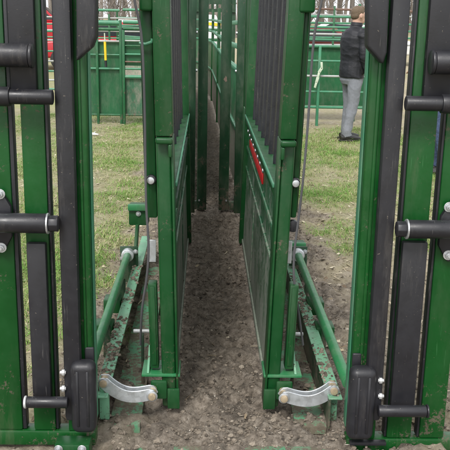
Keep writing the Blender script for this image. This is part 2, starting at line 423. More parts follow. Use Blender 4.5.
# ------------------------------------------------------------------ HEAD GATE LEAVES
VR = 225
def headgate(side):
    Lf = side < 0
    G = 2.80
    th = thing('head_gate', (X(60 if Lf else 395, VR, G), G, 0),
               'green barred head gate leaf with black pipes, on the side away from the standing man' if Lf else
               'green barred head gate leaf with black pipes, the one partly hiding the standing man', 'head gate', 'open head gate leaves')
    TOP = 1.98
    um = 45 if Lf else 400
    zr1 = Z(um, 430.5 if Lf else 438.5, G); zr0 = zr1 - .062
    def xs(u0, u1, Y): a, b = X(u0, VR, Y), X(u1, VR, Y); return (min(a, b), max(a, b))
    def vbar(name, u0, u1, y0, y1, z0, z1, mat, bev=.006):
        a, b_ = xs(u0, u1, y0); return MB().box(a, b_, y0, y1, z0, z1).build(name, M[mat], th, bev)
    sp = dict(A=(-14, 13), Ae=(13.3, 17.3), B=(25, 48.5), Be=(48.8, 51.8), PU=(17, 42), PL=(25, 44.5), C=(58.5, 76.5), D=(75.5, 89.5)) if Lf else \
         dict(A=(437.5, 464), Ae=(434.6, 437.2), B=(402.5, 429), Be=(399.4, 402.2), PU=(413, 439), PL=(404.5, 430), C=(377.5, 395), D=(361, 379))
    vbar('upright', *sp['A'], G, G + .06, zr1 + .001, TOP, 'gate_green', .008)
    vbar('rubber_edge', *sp['Ae'], G + .006, G + .05, zr1 + .004, TOP - .05, 'rubber', .003)
    vbar('upright', *sp['B'], G, G + .06, zr1 + .001, TOP, 'gate_green', .008)
    vbar('rubber_edge', *sp['Be'], G + .006, G + .05, zr1 + .004, TOP - .05, 'rubber', .003)
    # neck bar
    zc = Z(80 if Lf else 372, 415, G)
    vbar('neck_bar', *sp['C'], G - .052, G - .006, zc, TOP - .02, 'rubber', .012)
    vbar('neck_bar_core', *((62, 70) if Lf else (383, 390)), G - .004, G + .05, zr1 + .001, TOP, 'gate_green', .004)
    # inner channel: face plate, raised lip
    a, b_ = xs(*sp['D'], G)
    ch = MB().box(a, b_, G, G + .085, zr1 + .001, TOP).build('inner_channel', M['gate_green'], th, .012, 3)
    w = b_ - a
    if Lf: lip = MB().box(a + w * .42, a + w * .62, G - .010, G - .0005, zr1 + .02, TOP - .01)
    else: lip = MB().box(b_ - w * .62, b_ - w * .42, G - .010, G - .0005, zr1 + .02, TOP - .01)
    lip.build('channel_lip', M['gate_green'], ch, .004)
    edge = MB().box(b_ + .0005, b_ + .006, G + .035, G + .080, zr1 + .03, TOP - .01) if Lf else MB().box(a - .006, a - .0005, G + .035, G + .080, zr1 + .03, TOP - .01)
    edge.build('lit_side_strip', M['rail_green'], ch, .002)  # added pale strip: lighter lighting of the channel's inner side put into its colour
    # rails top and bottom
    xo = X(-40 if Lf else 490, VR, G); xi = b_ + .004 if Lf else a - .004
    lo, hi = min(xo, xi), max(xo, xi)
    MB().box(lo, hi, G - .004, G + .064, zr0, zr1).build('bottom_rail', M['gate_green'], th, .007)
    MB().box(lo, hi, G - .004, G + .064, TOP + .001, TOP + .06).build('top_rail', M['gate_green'], th, .007)
    # black cover plates over upright B
    sh = .11
    zt = Z(22 if Lf else 438, 92 if Lf else 99, G); vbar('cover_plate', *sp['PU'], G - .035, G - .003, zt, TOP - .04, 'rubber', .006)
    zb0 = Z(40, 400, G) if Lf else Z(410, 406, G); zb1 = Z(35, 241, G) if Lf else Z(420, 240, G)
    vbar('cover_plate', *sp['PL'], G - .035, G - .003, zb0, zb1, 'rubber', .006)
    # pipes
    PY = G - .078
    def pipe(u0, v0, u1, v1, r, ring=None, name='pipe'):
        p, q = at(u0, v0, PY), at(u1, v1, PY)
        z = (p.z + q.z) / 2; p.z = q.z = z
        d = (q - p).normalized()
        mb = MB(); mb.tube([p, q], r, 24)
        o = mb.build(name, M['black'], th, .004, 2)
        return o, p, q, d
    if Lf:
        o, p, q, d = pipe(-40, 55, 29.5, 55, .039); MB().tube([q + d * .0005, q + d * .012], .041, 24).build('end_plate', M['black'], o, .004)
        o, p, q, d = pipe(-40, 96.5, 53, 96.5, .0255); c0 = at(-6, 96.5, PY); c0.z = p.z; MB().tube([c0, c0 + d * .055], .033, 20).build('collar', M['black'], o, .003)
        o, p, q, d = pipe(-30, 223, 47, 223, .035); 
        MB().tube([q + d * .0005, q + d * .006], .037, 20).build('snap_ring', M['zinc'], o)
        MB().tube([q + d * .0065, q + d * .040], .030, 8).build('hex_nut', M['black'], o, .003)
        fl = at(1, 222, G - .012); zc_ = 222
        bolts = [(0, 194), (1.5, 247.5)]
        plu = (-22, 12)
        o, p, q, d = pipe(27, 403, 68, 401.5, .0215); MB().tube([p - d * .0005, p - d * .010], .024, 16).build('pipe_cap', M['bright'], o, .004)
    else:
        o, p, q, d = pipe(490, 63, 434, 63, .039); MB().tube([q + d * .0005, q + d * .012], .041, 24).build('end_plate', M['black'], o, .004)
        o, p, q, d = pipe(490, 104, 405.5, 104, .0255); c0 = at(457, 104, PY); c0.z = p.z; MB().tube([c0, c0 + d * .055], .033, 20).build('collar', M['black'], o, .003)
        o, p, q, d = pipe(480, 229.5, 407.5, 229.5, .033)
        MB().tube([q + d * .0005, q + d * .006], .036, 20).build('snap_ring', M['zinc'], o)
        MB().tube([q + d * .0065, q + d * .040], .029, 8).build('hex_nut', M['black'], o, .003)
        bolts = [(449, 207), (448, 255)]
        plu = (440, 474)
        o, p, q, d = pipe(378, 411, 426, 411, .0225); MB().tube([q + d * .0005, q + d * .008], .026, 20).build('pipe_cap', M['black'], o, .003)
    # pivot bracket plate (rounded diamond)
    vc = 221 if Lf else 231
    x0, x1 = xs(*plu, G - .02); xc = (x0 + x1) / 2; zc = Z((plu[0] + plu[1]) / 2, vc, G - .02); hw = (x1 - x0) / 2
    poly = [(xc + hw * .45 * s_, zc + .115 * t_) if k else (xc + hw * s_, zc + .055 * t_) for (s_, t_, k) in ((-1, -1, 1), (1, -1, 1), (1, -1, 0), (1, 1, 0), (1, 1, 1), (-1, 1, 1), (-1, 1, 0), (-1, -1, 0))]
    pb = MB().prism(poly, G - .028, G - .003).build('pivot_bracket', M['black'], th, .006)
    for (bu, bv) in bolts: bolt(pb, at(bu, bv, G - .0285), .0125)
    # small bolts between neck bar and upright
    for bv in ((372.5, 388.5) if Lf else (380.5, 396)):
        u0, u1 = (66, 58) if Lf else (378, 386)
        p, q = at(u0, bv, G - .054), at(u1, bv, G - .054); q.z = p.z; d = (q - p).normalized()
        mb = MB(); mb.tube([p, p + d * .022], .007, 10); mb.tube([p + d * .004, p + d * .015], .0125, 6); mb.build('bolt', M['bright'], th, .001, 1)
    # rubber bumper pads
    zt, zb = (Z(84, 355, G), Z(84, 424, G)) if Lf else (Z(362, 361, G), Z(362, 431, G))
    a, b_ = sorted((X(71 if Lf else 349, 392, G - .06), X(96 if Lf else 375.5, 392, G - .06)))
    p1 = MB().box(a, b_, G - .085, G - .013, zb, zt).build('bumper_pad', M['rubber'], th, .028, 5)
    for f_ in (.30, .70):
        xr_ = a + (b_ - a) * f_
        MB().tube([(xr_, G - .084, zb + .035), (xr_, G - .086, (zb + zt) / 2), (xr_, G - .084, zt - .03)], .006, 10).build('pad_ridge', M['rubber'], p1, .002, 1)
    cx = (a + b_) / 2; s_ = 1 if Lf else -1
    MB().box(min(cx, cx + s_ * .035), max(cx, cx + s_ * .035), G - .012, G - .001, zt - .02, zt + .035).build('pad_tab', M['rubber'], p1, .008, 3)
    if Lf: pl = [(77, -30), (97, -30), (97.5, 36), (93, 47), (77.5, 61)]
    else: pl = [(389, -30), (366.5, -30), (366, 47), (381.5, 64.5), (385.5, 52)]
    poly = [(at(u, v, G - .05).x, at(u, v, G - .05).z) for u, v in pl]
    MB().prism(poly, G - .08, G - .013).build('guide_pad', M['rubber'], th, .010, 3)
    return th
headgate(-1); headgate(1)

# ------------------------------------------------------------------ SQUEEZE SIDE PANELS
YF = 3.05; YB = 5.62
WL = (-.093, -.024); WR = (.253, .026)
def squeeze(side):
    Lf = side < 0
    x0, k = WL if Lf else WR
    s = side
    def wx(z, off=0): return x0 + k * z + s * off
    th = thing('squeeze_panel', (wx(0, .05), YF, 0),
               'muddy green chute side wall seen edge on, its black bars nearly hidden' if Lf else
               'muddy green chute side wall showing a row of black bars and a red strip', 'chute panel', 'side walls of the squeeze chute')
    TOP = 2.02
    def lean(o0, o1, z0, z1, y0, y1, mb=None):
        mb = mb or MB(); return mb.sbox(wx(z0, o0), wx(z0, o1), z0, wx(z1, o0), wx(z1, o1), z1, y0, y1)
    W = .070 if Lf else .064; OA, OB = (.075, .118) if Lf else (.069, .092)
    LED = Z(165 if Lf else 285, 137 if Lf else 140, YF)
    # front post : main tube, lower channel with two lips
    fp = lean(.004, W + .001, LED + .0015, TOP, YF - .003, YF + .11).build('front_post', M['post_green'], th, .005, 3)
    lean(.003, .013, .02, LED - .001, YF, YF + .12).build('post_lip', M['post_green'], fp, .004)
    lean(.0135, W + .002, .025, LED - .001, YF + .012, YF + .11).build('post_web', M['post_green'], fp, .010, 3)
    lg = MB(); lean(.004, W, LED - .024, LED + .001, YF - .034, YF - .006, lg); lg.build('latch_ledge', M['green'], th, .008, 3)
    lean(.008, .022, LED - .075, LED - .0245, YF - .032, YF - .0015).build('latch_hook', M['green'], th, .006, 3)
    # outer upright (sliding tube) and lower channel
    zo = Z(150 if Lf else 297, 218, YF + .05)
    lean(OA, OB, zo, TOP, YF + .05, YF + .11).build('outer_upright', M['green'], th, .006)
    lean(OB + .0005, OB + .005, zo + .02, TOP, YF + .062, YF + .10).build('upright_trim', M['dull_green'], th, .002)
    lean(.0845, .120, .19, .56, YF + .03, YF + .09).build('lower_channel', M['post_green'], th, .005)
    lean(.092, .112, .21, .55, YF + .022, YF + .0295).build('channel_rib', M['post_green'], th, .002)
    # base bracket
    bz = .165
    br = lean(-.004, .155, bz, bz + .012, YF + .002, YF + .15).build('base_bracket', M['tube_green'], th, .003)
    MB().prism([(YF + .01, bz + .013), (YF + .14, bz + .013), (YF + .14, bz + .085)], wx(.2, .1235), wx(.2, .133), 'x').build('gusset', M['sheen_green'], br, .001, 1)
    # lug that carries the link
    MB().box(*sorted((wx(.1, .05), wx(.1, .118))), YF - .02, YF - .004, .075, .158).build('link_lug', M['green'], th, .012)
    lean(-.001, .05, .03, .12, YF - .016, YF - .001).build('shoe_plate', M['green'], th, .005)
    # mid beam
    lean(.004, .10, .90, .952, YF + .121, YB - .001).build('mid_beam', M['panel_green'] if 0 else M['green'], th, .008)
    lean(-.004, .0035, .945, .962, YF + .122, YB - .002).build('beam_lip', M['rail_green'], th, .002)
    lean(.02, .09, 1.92, 1.98, YF + .091, YB - .001).build('top_beam', M['green'], th, .006)
    # bars
    for i in range(8):
        y = YF + .36 + i * .285
        MB().tube([(wx(.9525, .052), y, .9525), (wx(1.9195, .052), y, 1.9195)], .0135, 12).build('side_bar', M['bar'], th)
    # lower sheet, flanges
    lean(.030, .036, .02, .895, YF + .121, YB - .002).build('side_sheet', M['panel_green'], th)
    for (za, zb) in ((.715, .745), (.585, .60), (.03, .06)):
        lean(.018, .0295, za, zb, YF + .125, YB - .004).build('sheet_rail', M['panel_green'], th, .005)
    lean(.024, .0295, .065, .58, 4.62, 4.655).build('sheet_stiffener', M['panel_green'], th, .002)
    if not Lf:
        lean(.022, .0295, .775, .825, 4.08, 5.35).build('red_strip', M['red'], th, .002)
    else:
        lean(.0075, .0295, .79, .835, 3.45, 5.35).build('latch_strip', M['dull_green'], th, .003)
    for i in range(8):
        y = 3.95 + i * .21
        p = Vector((wx(.872, .0296), y, .872)); q = Vector((wx(.872, -.004), y, .872))
        b_ = MB(); q = p.lerp(q, .6); b_.tube([p, p + (q - p) * .55], .007, 10); b_.tube([p + (q - p) * .56, q], .011, 8); b_.build('bolt', M['zinc'], th, .001, 1)
    # back post
    lean(.0, .075, .02, TOP, YB, YB + .09).build('back_post', M['post_green'], th, .006)
    lean(.078, .11, .02, TOP, YB + .02, YB + .10).build('back_upright', M['dull_green'], th, .004)
    # side knob bolts
    kz = Z(151 if Lf else 295, 180 if Lf else 183, YF + .03)
    kx = X(151 if Lf else 295.5, 181, YF + .03)
    kn = MB(); kn.tube([(kx, YF + .0485, kz), (kx, YF + .028, kz)], .020, 16); ko = kn.build('knob_washer', M['black'], th, .003)
    MB().tube([(kx, YF + .0275, kz), (kx, YF + .012, kz)], .0145, 16).build('knob_bolt', M['zinc'], ko, .004)
    if not Lf:
        kx2 = X(293, 226, YF + .05); kz2 = Z(293, 226, YF + .05)
        MB().tube([(kx2, YF + .07, kz2), (kx2, YF + .04, kz2)], .024, 18).build('rubber_stop', M['rubber'], th, .004)
    # bracket block at the top outside
    u0, u1 = (139, 152) if Lf else (299.5, 315.5)
    a, b_ = sorted((X(u0, 8, YF - .01), X(u1, 8, YF - .01)))
    MB().box(a, b_, YF - .012, YF + .04, Z(u0, 11 if Lf else 12.5, YF - .01), TOP).build('top_bracket', M['green'], th, .01, 3)
    u0, u1 = (139, 151.5) if Lf else (307, 315)
    v = 43 if Lf else 47
    if Lf:
        p = at(u0, v, YF + .02); q = at(u1, v - 1, YF + .02)
        MB().tube([p, (p + q) / 2 + Vector((0, 0, -.006)), q, q + Vector((.003, 0, .012))], .006, 8).build('rope_hook', M['rail_green'], th)
    # galvanised slide plate
    a, b_ = sorted((X(148 if Lf else 292, 250, YF + .1), X(156 if Lf else 286, 250, YF + .1)))
    MB().box(a, b_, YF + .10, YF + .106, Z(150, 262, YF + .1), Z(150, 240, YF + .1)).build('slide_plate', M['galv'], th, .001, 1)
    return th
squeeze(-1); squeeze(1)

# ------------------------------------------------------------------ BASE FRAME RAILS (either side of the chute)
def base_rail(side):
    Lf = side < 0
    ku, kt = (-.281, -.335) if Lf else (.338, .385)
    def lin(k, v): return 207 + k * (v - 18)
    zr = .135
    p1 = gr(lin(ku, 412), 412, zr); p2 = gr(lin(ku, 236), 236, zr)
    xr = (p1.x + p2.x) / 2
    th = thing('base_rail', (xr, 3.0, 0), 'green floor rail with painted sky sheen and round tube beside the bare trampled mud ruts' if not Lf else
               'green floor rail with painted sky sheen and round tube beside the patchy grass', 'floor rail', 'floor rails outside the chute')
    y0, y1 = 2.93, p2.y
    MB().box(xr - .028, xr + .028, y0, y1, zr - .008, zr).build('top_flange', M['sheen_green'], th, .002, 1)
    sx = xr + (.0285 if Lf else -.0345)
    MB().box(xr - .026, xr - .018, y0 + .001, y1 - .001, .0, zr - .009).build('web', M['dull_green'], th)
    # lower floor flange
    fx = (xr + .03, xr + .155) if Lf else (xr - .155, xr - .03)
    MB().box(fx[0], fx[1], y0 + .01, y1 - .3, -.03, .004).build('floor_flange', M['floor_pan'], th)
    # torsion tube
    zt = .215
    t1 = gr(lin(kt, 390), 390, zt); t2 = gr(lin(kt, 256), 256, zt); xt = (t1.x + t2.x) / 2
    MB().tube([(xt, 2.90, zt), (xt, t2.y, zt)], .0225, 20).build('torsion_tube', M['tube_green'], th, .003)
    MB().tube([(xt, t2.y + .001, zt), (xt, t2.y + .05, zt)], .038, 20).build('tube_bearing', M['galv'], th, .004)
    MB().box(xt - .05, xt + .06, t2.y + .051, t2.y + .065, .03, zt + .045).build('bearing_plate', M['dull_green'], th, .004)
    bolt(th, (xt - .035, t2.y + .0505, zt - .03), .010); bolt(th, (xt + .045, t2.y + .0505, zt + .012), .010)
    # brackets carrying the tube, and cross stubs sticking out on the ground
    s = side
    for y in (3.55, 4.25):
        xa, xb = sorted((xr + s * .03, xt + s * .012))
        MB().box(xa, xb, y, y + .012, .03, zt - .024).build('tube_bracket', M['dull_green'], th, .002, 1)
    for y in (3.66, 4.02):
        xa, xb = sorted((xt - s * .02, xt + s * .07))
        st = MB().box(xa, xb, y, y + .10, .075, .15).build('cross_stub', M['green'], th, .005)
    # end bracket further back, raised
    if Lf: c = at(138.5, 214, 4.9)
    else: c = at(296, 252, 4.9)
    eb = MB().box(c.x - .062, c.x + .062, 4.9, 5.0, c.z - .075, c.z + .055).build('end_bracket', M['green'], th, .010)
    MB().box(c.x - .065, c.x + .06, 4.875, 4.898, c.z + .025, c.z + .066).build('bracket_cap', M['tube_green'], eb, .006)
    bolt(eb, (c.x, 4.8985, c.z + .002), .011)
    xa, xb = sorted((c.x, xr))
    MB().bar((c.x + s * .01, 4.95, c.z - .07), (xr + s * .02, 4.72, .12), .02, .07).build('brace', M['green'], th, .004)
    # curved double link
    pa = at(104, 380.5, 2.985) if Lf else at(333, 388, 2.985)
    pb = at(152.5, 393.5, 2.985) if Lf else at(283.5, 395.5, 2.985)
    pts = []; n = 14
    for i in range(n + 1):
        t = i / n; c = pa.lerp(pb, t); c.z -= .034 * math.sin(math.pi * min(1, t * 1.06) ** .9); pts.append(c)
    for j, yy in enumerate((2.965, 3.003)):
        up, dn = [], []
        for i, c in enumerate(pts):
            d = (pts[min(i + 1, n)] - pts[max(i - 1, 0)]); d = Vector((d.x, 0, d.z)).normalized(); nn = Vector((-d.z, 0, d.x))
            if nn.z < 0: nn = -nn
            w = .025
            up.append((c + nn * w)); dn.append((c - nn * w))
        capb = [pts[-1] + (pts[-1] - pts[-2]).normalized() * .022]; capa = [pts[0] + (pts[0] - pts[1]).normalized() * .022]
        ring = capa + up + capb + dn[::-1]
        MB().prism([(q.x, q.z) for q in ring], yy, yy + .007).build('curved_link', M['galv'], th, .0012, 1)
    for q in (pa, pb):
        MB().tube([(q.x, 2.947, q.z), (q.x, 3.03, q.z)], .0155, 16).build('link_pin', M['pin'], th, .004)
        MB().tube([(q.x, 2.956, q.z), (q.x, 2.9645, q.z)], .0225, 18).build('pin_washer', M['zinc'], th, .002)
    # lug under the outer pin
    MB().box(pa.x - .02, pa.x + .02, 2.975, 2.999, .01, pa.z - .002).build('rail_lug', M['sheen_green'], th, .004)
    # loose bright hitch pin
    if Lf: p, q = at(133.5, 331, 3.35), at(152, 331, 3.35)
    else: p, q = at(287, 334, 3.3), at(303, 335, 3.3)
    q.z = p.z
    hp = MB(); hp.tube([p, q], .009, 10); hp.build('hitch_pin', M['bright'], th, .002)
    MB().bar(((p.x + q.x) / 2, 3.34, 0.0), ((p.x + q.x) / 2, 3.34, p.z - .01), .012, .03).build('pin_holder', M['dull_green'], th, .002)
    return th
base_rail(-1); base_rail(1)
fpn = thing('floor_pan', (ALX, 2.75, 0), 'green steel floor sill caked in mud across the open head gate', 'floor pan')
MB().box(-.36, .50, 2.50, 2.80, -.05, -.004).build('sill_plate', M['floor_pan'], fpn, .004)
c0, c1 = X(55, 440, 2.72), X(90, 440, 2.72)
bp = MB().box(c0, c1, 2.70, 2.775, -.02, .052).build('hinge_block', M['green'], fpn, .006)
for uu in (58.5, 82): bolt(bp, at(uu, 449, 2.6995), .011)
c0, c1 = X(350, 443, 2.77), X(386, 443, 2.77)
MB().box(c0, c1, 2.765, 2.79, Z(368, 445, 2.77), Z(368, 442, 2.77)).build('rubber_strip', M['rubber'], fpn, .001)
# ------------------------------------------------------------------ ROPES
def rope(pts, label):
    P = [at(u, v, Y) for u, v, Y in pts]; Q = []
    for i in range(len(P) - 1):
        p0 = P[max(i - 1, 0)]; p1 = P[i]; p2 = P[i + 1]; p3 = P[min(i + 2, len(P) - 1)]
        for k in range(6):
            t = k / 6
            Q.append(.5 * ((2 * p1) + (p2 - p0) * t + (2 * p0 - 5 * p1 + 4 * p2 - p3) * t * t + (3 * p1 - p0 - 3 * p2 + p3) * t ** 3))
    Q.append(P[-1])
    tag(MB().tube(Q, .0048, 8).build('pull_rope', M['rope']), label, 'rope', 'pull ropes')
rope([(132, -30, 3.0), (134.5, 0, 3.0), (141, 32, 3.02), (143.5, 70, 3.03), (145, 130, 3.04), (146, 200, 3.05), (148.5, 245, 3.06), (147, 275, 3.08), (142, 310, 3.12), (140.5, 345, 3.2)],
     'grey rope hanging on the grassy side of the chute, hooked near its top')
rope([(326, -30, 3.0), (322, 0, 3.0), (315.5, 28, 3.01), (312, 60, 3.02), (308.5, 115, 3.03), (304, 170, 3.04), (299, 215, 3.06), (294, 256, 3.08), (294.5, 285, 3.1), (299, 315, 3.15), (303, 345, 3.2)],
     'grey rope slanting down past the legs of the standing man')

# ------------------------------------------------------------------ TAIL GATE, cage posts
YT = 6.70
def tail(side):
    Lf = side < 0
    u0, u1 = (197.3, 207) if Lf else (219.5, 229.5)
    v = 150
    a, b_ = X(u0, v, YT), X(u1, v, YT)
    th = thing('tail_gate', ((a + b_) / 2, YT, 0), 'dark green tail gate leaf with a plain unmarked upright and short foot bar' if Lf else
               'dark green tail gate leaf with a rust spot on its upright', 'tail gate', 'tail gate leaves closing the chute')
    MB().box(a, b_, YT, YT + .05, .012, 2.1).build('upright', M['dull_green'], th, .006)
    wall = WL[0] - .05 if Lf else WR[0] + .05
    x0, x1 = (wall, a - .001) if Lf else (b_ + .001, wall)
    MB().box(x0, x1, YT + .003, YT + .047, .015, .09).build('foot_bar', M['dull_green'], th, .005)
    MB().box(x0, x1, YT + .003, YT + .047, 1.98, 2.06).build('head_bar', M['dull_green'], th, .005)
    if not Lf:
        c = at(225.5, 79, YT - .001)
        MB().prism([(c.x + math.cos(k * .7) * .014 * random.uniform(.5, 1.3), c.z + math.sin(k * .7) * .022 * random.uniform(.5, 1.3)) for k in range(9)], YT - .002, YT - .0005).build('rust_spot', M['rust'], th)
    MB().tube([(a + .02 if Lf else b_ - .02, YT - .012, .10), (a + .02 if Lf else b_ - .02, YT - .001, .10)], .008, 10).build('bolt', M['zinc'], th)
tail(-1); tail(1)
def cage(side):
    Lf = side < 0
    x0, k = WL if Lf else WR
    s = side
    th = thing('cage_panel', (x0, 6.2, 0), 'green open frame behind the edge-on chute wall, meeting the plain tail gate leaf' if Lf else
               'green open frame between chute wall and tail gate with pale cross rails showing', 'cage panel', 'frames joining the chute to the tail gate')
    def bx(o0, o1, y0, y1, z0, z1, mat, nm, bev=.005):
        a, b_ = sorted((x0 + s * o0, x0 + s * o1)); return MB().box(a, b_, y0, y1, z0, z1).build(nm, M[mat], th, bev)
    bx(-.008, .05, 6.56, 6.63, .02, 2.1, 'dull_green', 'post')
    bx(.055, .10, 6.1, 6.17, .02, 2.1, 'green', 'post')
    bx(.03, .085, 5.76, 5.83, .02, 2.1, 'green', 'post')
    for z in (1.05, 1.42, 1.60, 1.9):
        bx(.102, .13, 5.84, 6.55, z, z + .06, 'rail_green', 'cross_rail', .004)
    bx(.055, .060, 5.85, 6.55, .03, .92, 'alley', 'lower_sheet', 0)
    for z in (1.2, 1.5, 1.78):
        b_ = MB(); xx = x0 - s * .0085; b_.tube([(x0 - s * .008, 6.59, z), (x0 - s * .02, 6.59, z)], .012, 8); b_.build('bolt', M['zinc'], th)
cage(-1); cage(1)

# ------------------------------------------------------------------ ALLEY beyond the tail gate
def alley_wall(pts, labels, names):
    for i in range(len(pts) - 1):
        p, q = Vector((*pts[i], 0)), Vector((*pts[i + 1], 0))
        d = (q - p).normalized(); p2 = p + d * .02; q2 = q - d * .02
        z0 = ground_z(p.x, p.y); z1 = ground_z(q.x, q.y)
        th = thing('alley_panel', (p.x, p.y, z0), labels[i], 'alley panel', names)
        up = lambda v, z, zz: Vector((v.x, v.y, z + zz))
        MB().bar(up(p2 + d * .05, z0, .60), up(q2 - d * .05, z1, .60), .006, 1.10).build('sheet', M['alley'], th)
        for z in (.62, 1.17, 1.38, 1.6):
            MB().bar(up(p2 + d * .051, z0, z), up(q2 - d * .051, z1, z), .05, .04).build('rail', M['rail_green'], th, .006)
        MB().bar(up(p2, z0, 0), up(p2, z0, 1.8), .05, .06).build('post', M['green'], th, .006)
        MB().bar(up(q2, z1, 0), up(q2, z1, 1.8), .05, .06).build('post', M['green'], th, .006)
alley_wall([(.32, 6.82), (.25, 9.8), (.19, 13), (.12, 16.5), (-.1, 19.2), (-1.4, 22)],
    ['mud splashed green alley panel just behind the rust spotted tail gate leaf', 'second mud splashed alley panel behind the tail gate, after the nearest one', 'mud splashed alley panel midway down the alley behind the tail gate',
     'mud splashed alley panel before the far bend of the alley', 'mud splashed alley panel closing the view at the far bend of the alley'], 'sheeted panels lining the alley')
alley_wall([(-.16, 6.82), (-.18, 9.8), (-.24, 13), (-.36, 16.5), (-1.0, 18.6), (-2.2, 20.2)],
    ['green alley panel meeting the plain tail gate leaf', 'second green alley panel after the one meeting the plain tail gate leaf', 'green alley panel on the inner side, halfway to the bend',
     'green alley panel on the inner side, right before the bend', 'green alley panel on the inner side, beyond the bend'], 'sheeted panels lining the alley')

# ------------------------------------------------------------------ PENS behind
def pen(name, label, cat, u0, u1, Y, rails, posts, sheets=(), group='pen fencing behind the chute', ref=70, Y1=None, railmat='rail_green', sheetmat='far_green', postmat='far_green', gz=0):
    """rails: (v, thickness px, mat); posts: (u, vtop); sheets: (vtop, vbottom)."""
    Y1 = Y1 or Y
    p = at(u0, ref, Y); q = at(u1, ref, Y1)
    px = F / Y
    th = thing(name, (p.x, Y, gz), label, cat, group)
    um = (u0 + u1) / 2; Ym = (Y + Y1) / 2
    for (v, t, mt) in rails:
        z = Z(um, v, Ym); r = t / px / 2
        MB().tube([(p.x + .01, Y, z), (q.x - .01, Y1, z)], r, 10).build('rail', M[mt or railmat], th)
    for (u, vt) in posts:
        a = at(u, ref, Y); f = (a.x - p.x) / (q.x - p.x); yy = Y + (Y1 - Y) * f
        MB().box(a.x - .02, a.x + .02, yy - .035, yy + .025, gz - .05, Z(u, vt, yy)).build('post', M[postmat], th, .006)
    for (v0, v1, mt) in sheets:
        z1, z0 = Z(um, v0, Ym), Z(um, v1, Ym)
        n = Vector((-(Y1 - Y), q.x - p.x, 0)).normalized() * .035
        MB().bar((p.x + .02, Y + .04, (z0 + z1) / 2), (q.x - .02, Y1 + .04, (z0 + z1) / 2), .008, z1 - z0).build('sheet', M[mt], th)
    return th
pen('pen_fence', 'green sheeted pen panel with a yellow stick hung on its rails', 'pen fence', 74, 121, 12.6,
    [(10, 2.6, None), (22.5, 4.6, None), (29, 3.2, 'far_green'), (41, 2, 'rail_grey'), (54.5, 1.4, None), (68.5, 2.2, None), (114.5, 2, 'far_green')],
    [(76, 5), (97.5, 20), (121, 20)], [(42, 68, 'far_green'), (69.5, 115, 'far_green')])
pen('pen_gate', 'dusty green half sheeted gate beside the panel with the yellow stick', 'pen gate', 123, 162, 12.55,
    [(10, 2.6, None), (22.5, 3.6, None), (29, 3, 'far_green'), (41, 1.6, 'rail_grey'), (46, 1.5, 'far_green'), (54.5, 2, None), (62, 1.6, 'rust'), (69, 2.2, None), (77, 3.4, None), (115, 2, 'far_dusty')],
    [(123.8, 30), (160, 5)], [(42, 66, 'far_green'), (79, 115, 'far_dusty')])
pen('rail_fence', 'open railed pen fence with pale rails seen through slots of the head gate', 'fence', -90, 70, 12.9,
    [(v, 2.0, 'rail_grey' if i % 2 else None) for i, v in enumerate((30, 39, 50, 60, 70, 79, 88))] , [(-85, 12), (-20, 12), (35, 12), (68, 12)])
pen('pen_fence', 'tall green sheeted pen panel standing behind the man and tube gate', 'pen fence', 286, 400, 13.4,
    [(17, 2.4, None), (27.5, 2.2, None), (34.5, 2.2, 'rail_grey'), (40, 2, None), (47, 3.2, None), (107, 2, None)],
    [(290, 8), (356, 4), (398, 8)], [(48.5, 106, 'far_green')])
pen('tube_gate', 'light green tube gate in front of the sheeted panel behind the man', 'gate', 296, 372, 12.75,
    [(46.5, 2.4, None), (61.2, 2.2, None), (76.3, 2.2, 'rail_grey'), (92, 2.3, None), (107.5, 2.6, None)], [(319, 46), (371, 44)], postmat='rail_green')
pen('rail_fence', 'rusty topped open rail fence beyond the sheeted panel and the man', 'fence', 280, 470, 17.0,
    [(10.5, 2.2, 'rust'), (16, 1.6, 'rail_grey'), (24, 2, None), (31, 2, None), (38, 2, None), (45, 2, 'rail_grey')], [(284, 6), (335, 6), (390, 6), (440, 6)], Y1=19)
pen('rail_fence', 'far open rail fence in front of the parked vehicles', 'fence', 20, 190, 19.0,
    [(18, 1.5, 'rail_grey'), (25, 1.5, None), (31, 1.5, 'rail_grey'), (38, 1.5, None)], [(24, 14), (70, 14), (110, 14), (150, 14), (186, 14)])
# yellow stick
p, q = at(104.5, 33, 12.42), at(106, 67, 12.42)
yk = thing('sorting_stick', (q.x, q.y, q.z), 'yellow sorting stick with dark grip hanging on the green panel', 'stick')
m1 = p.lerp(q, .25); m2 = p.lerp(q, .80)
MB().tube([m1, m2], .019, 12).build('shaft', M['yellow'], yk)
MB().tube([m2 + (q - p) * .005, q], .019, 12).build('grip', M['rubber'], yk)
MB().tube([p, m1 - (q - p) * .005], .009, 8).build('tip', M['strap'], yk)
MB().tube([m1 + Vector((0, -.02, 0)), m1 + Vector((0, .12, .02))], .006, 6).build('hanger', M['zinc'], yk)
# pale strap
P = [at(u, v, 12.66) for u, v in ((321.5, 62), (321.8, 68), (319.2, 72), (318, 77), (316.5, 82), (315, 87))]
sb = MB()
for i in range(len(P) - 1): sb.bar(P[i], P[i + 1] + (P[i + 1] - P[i]) * .15, .035 + .01 * (i % 2), .012, (0, 1, 0))
tag(sb.build('strap', M['strap'], None, .004), 'pale strap tied to the tube gate and hanging loose', 'strap')
# litter on the grass
g0 = gr(93, 134, .012)
lt = MB()
lt.tube([g0 + Vector((-.06, .02, .01)), g0, g0 + Vector((.08, -.03, .0))], [.012, .020, .008], 8); lt.tube([g0, g0 + Vector((.02, .1, .02))], [.012, .006], 6)
tag(lt.build('litter', M['white'], None), 'crumpled white scrap lying on the grass before the green panel', 'litter')
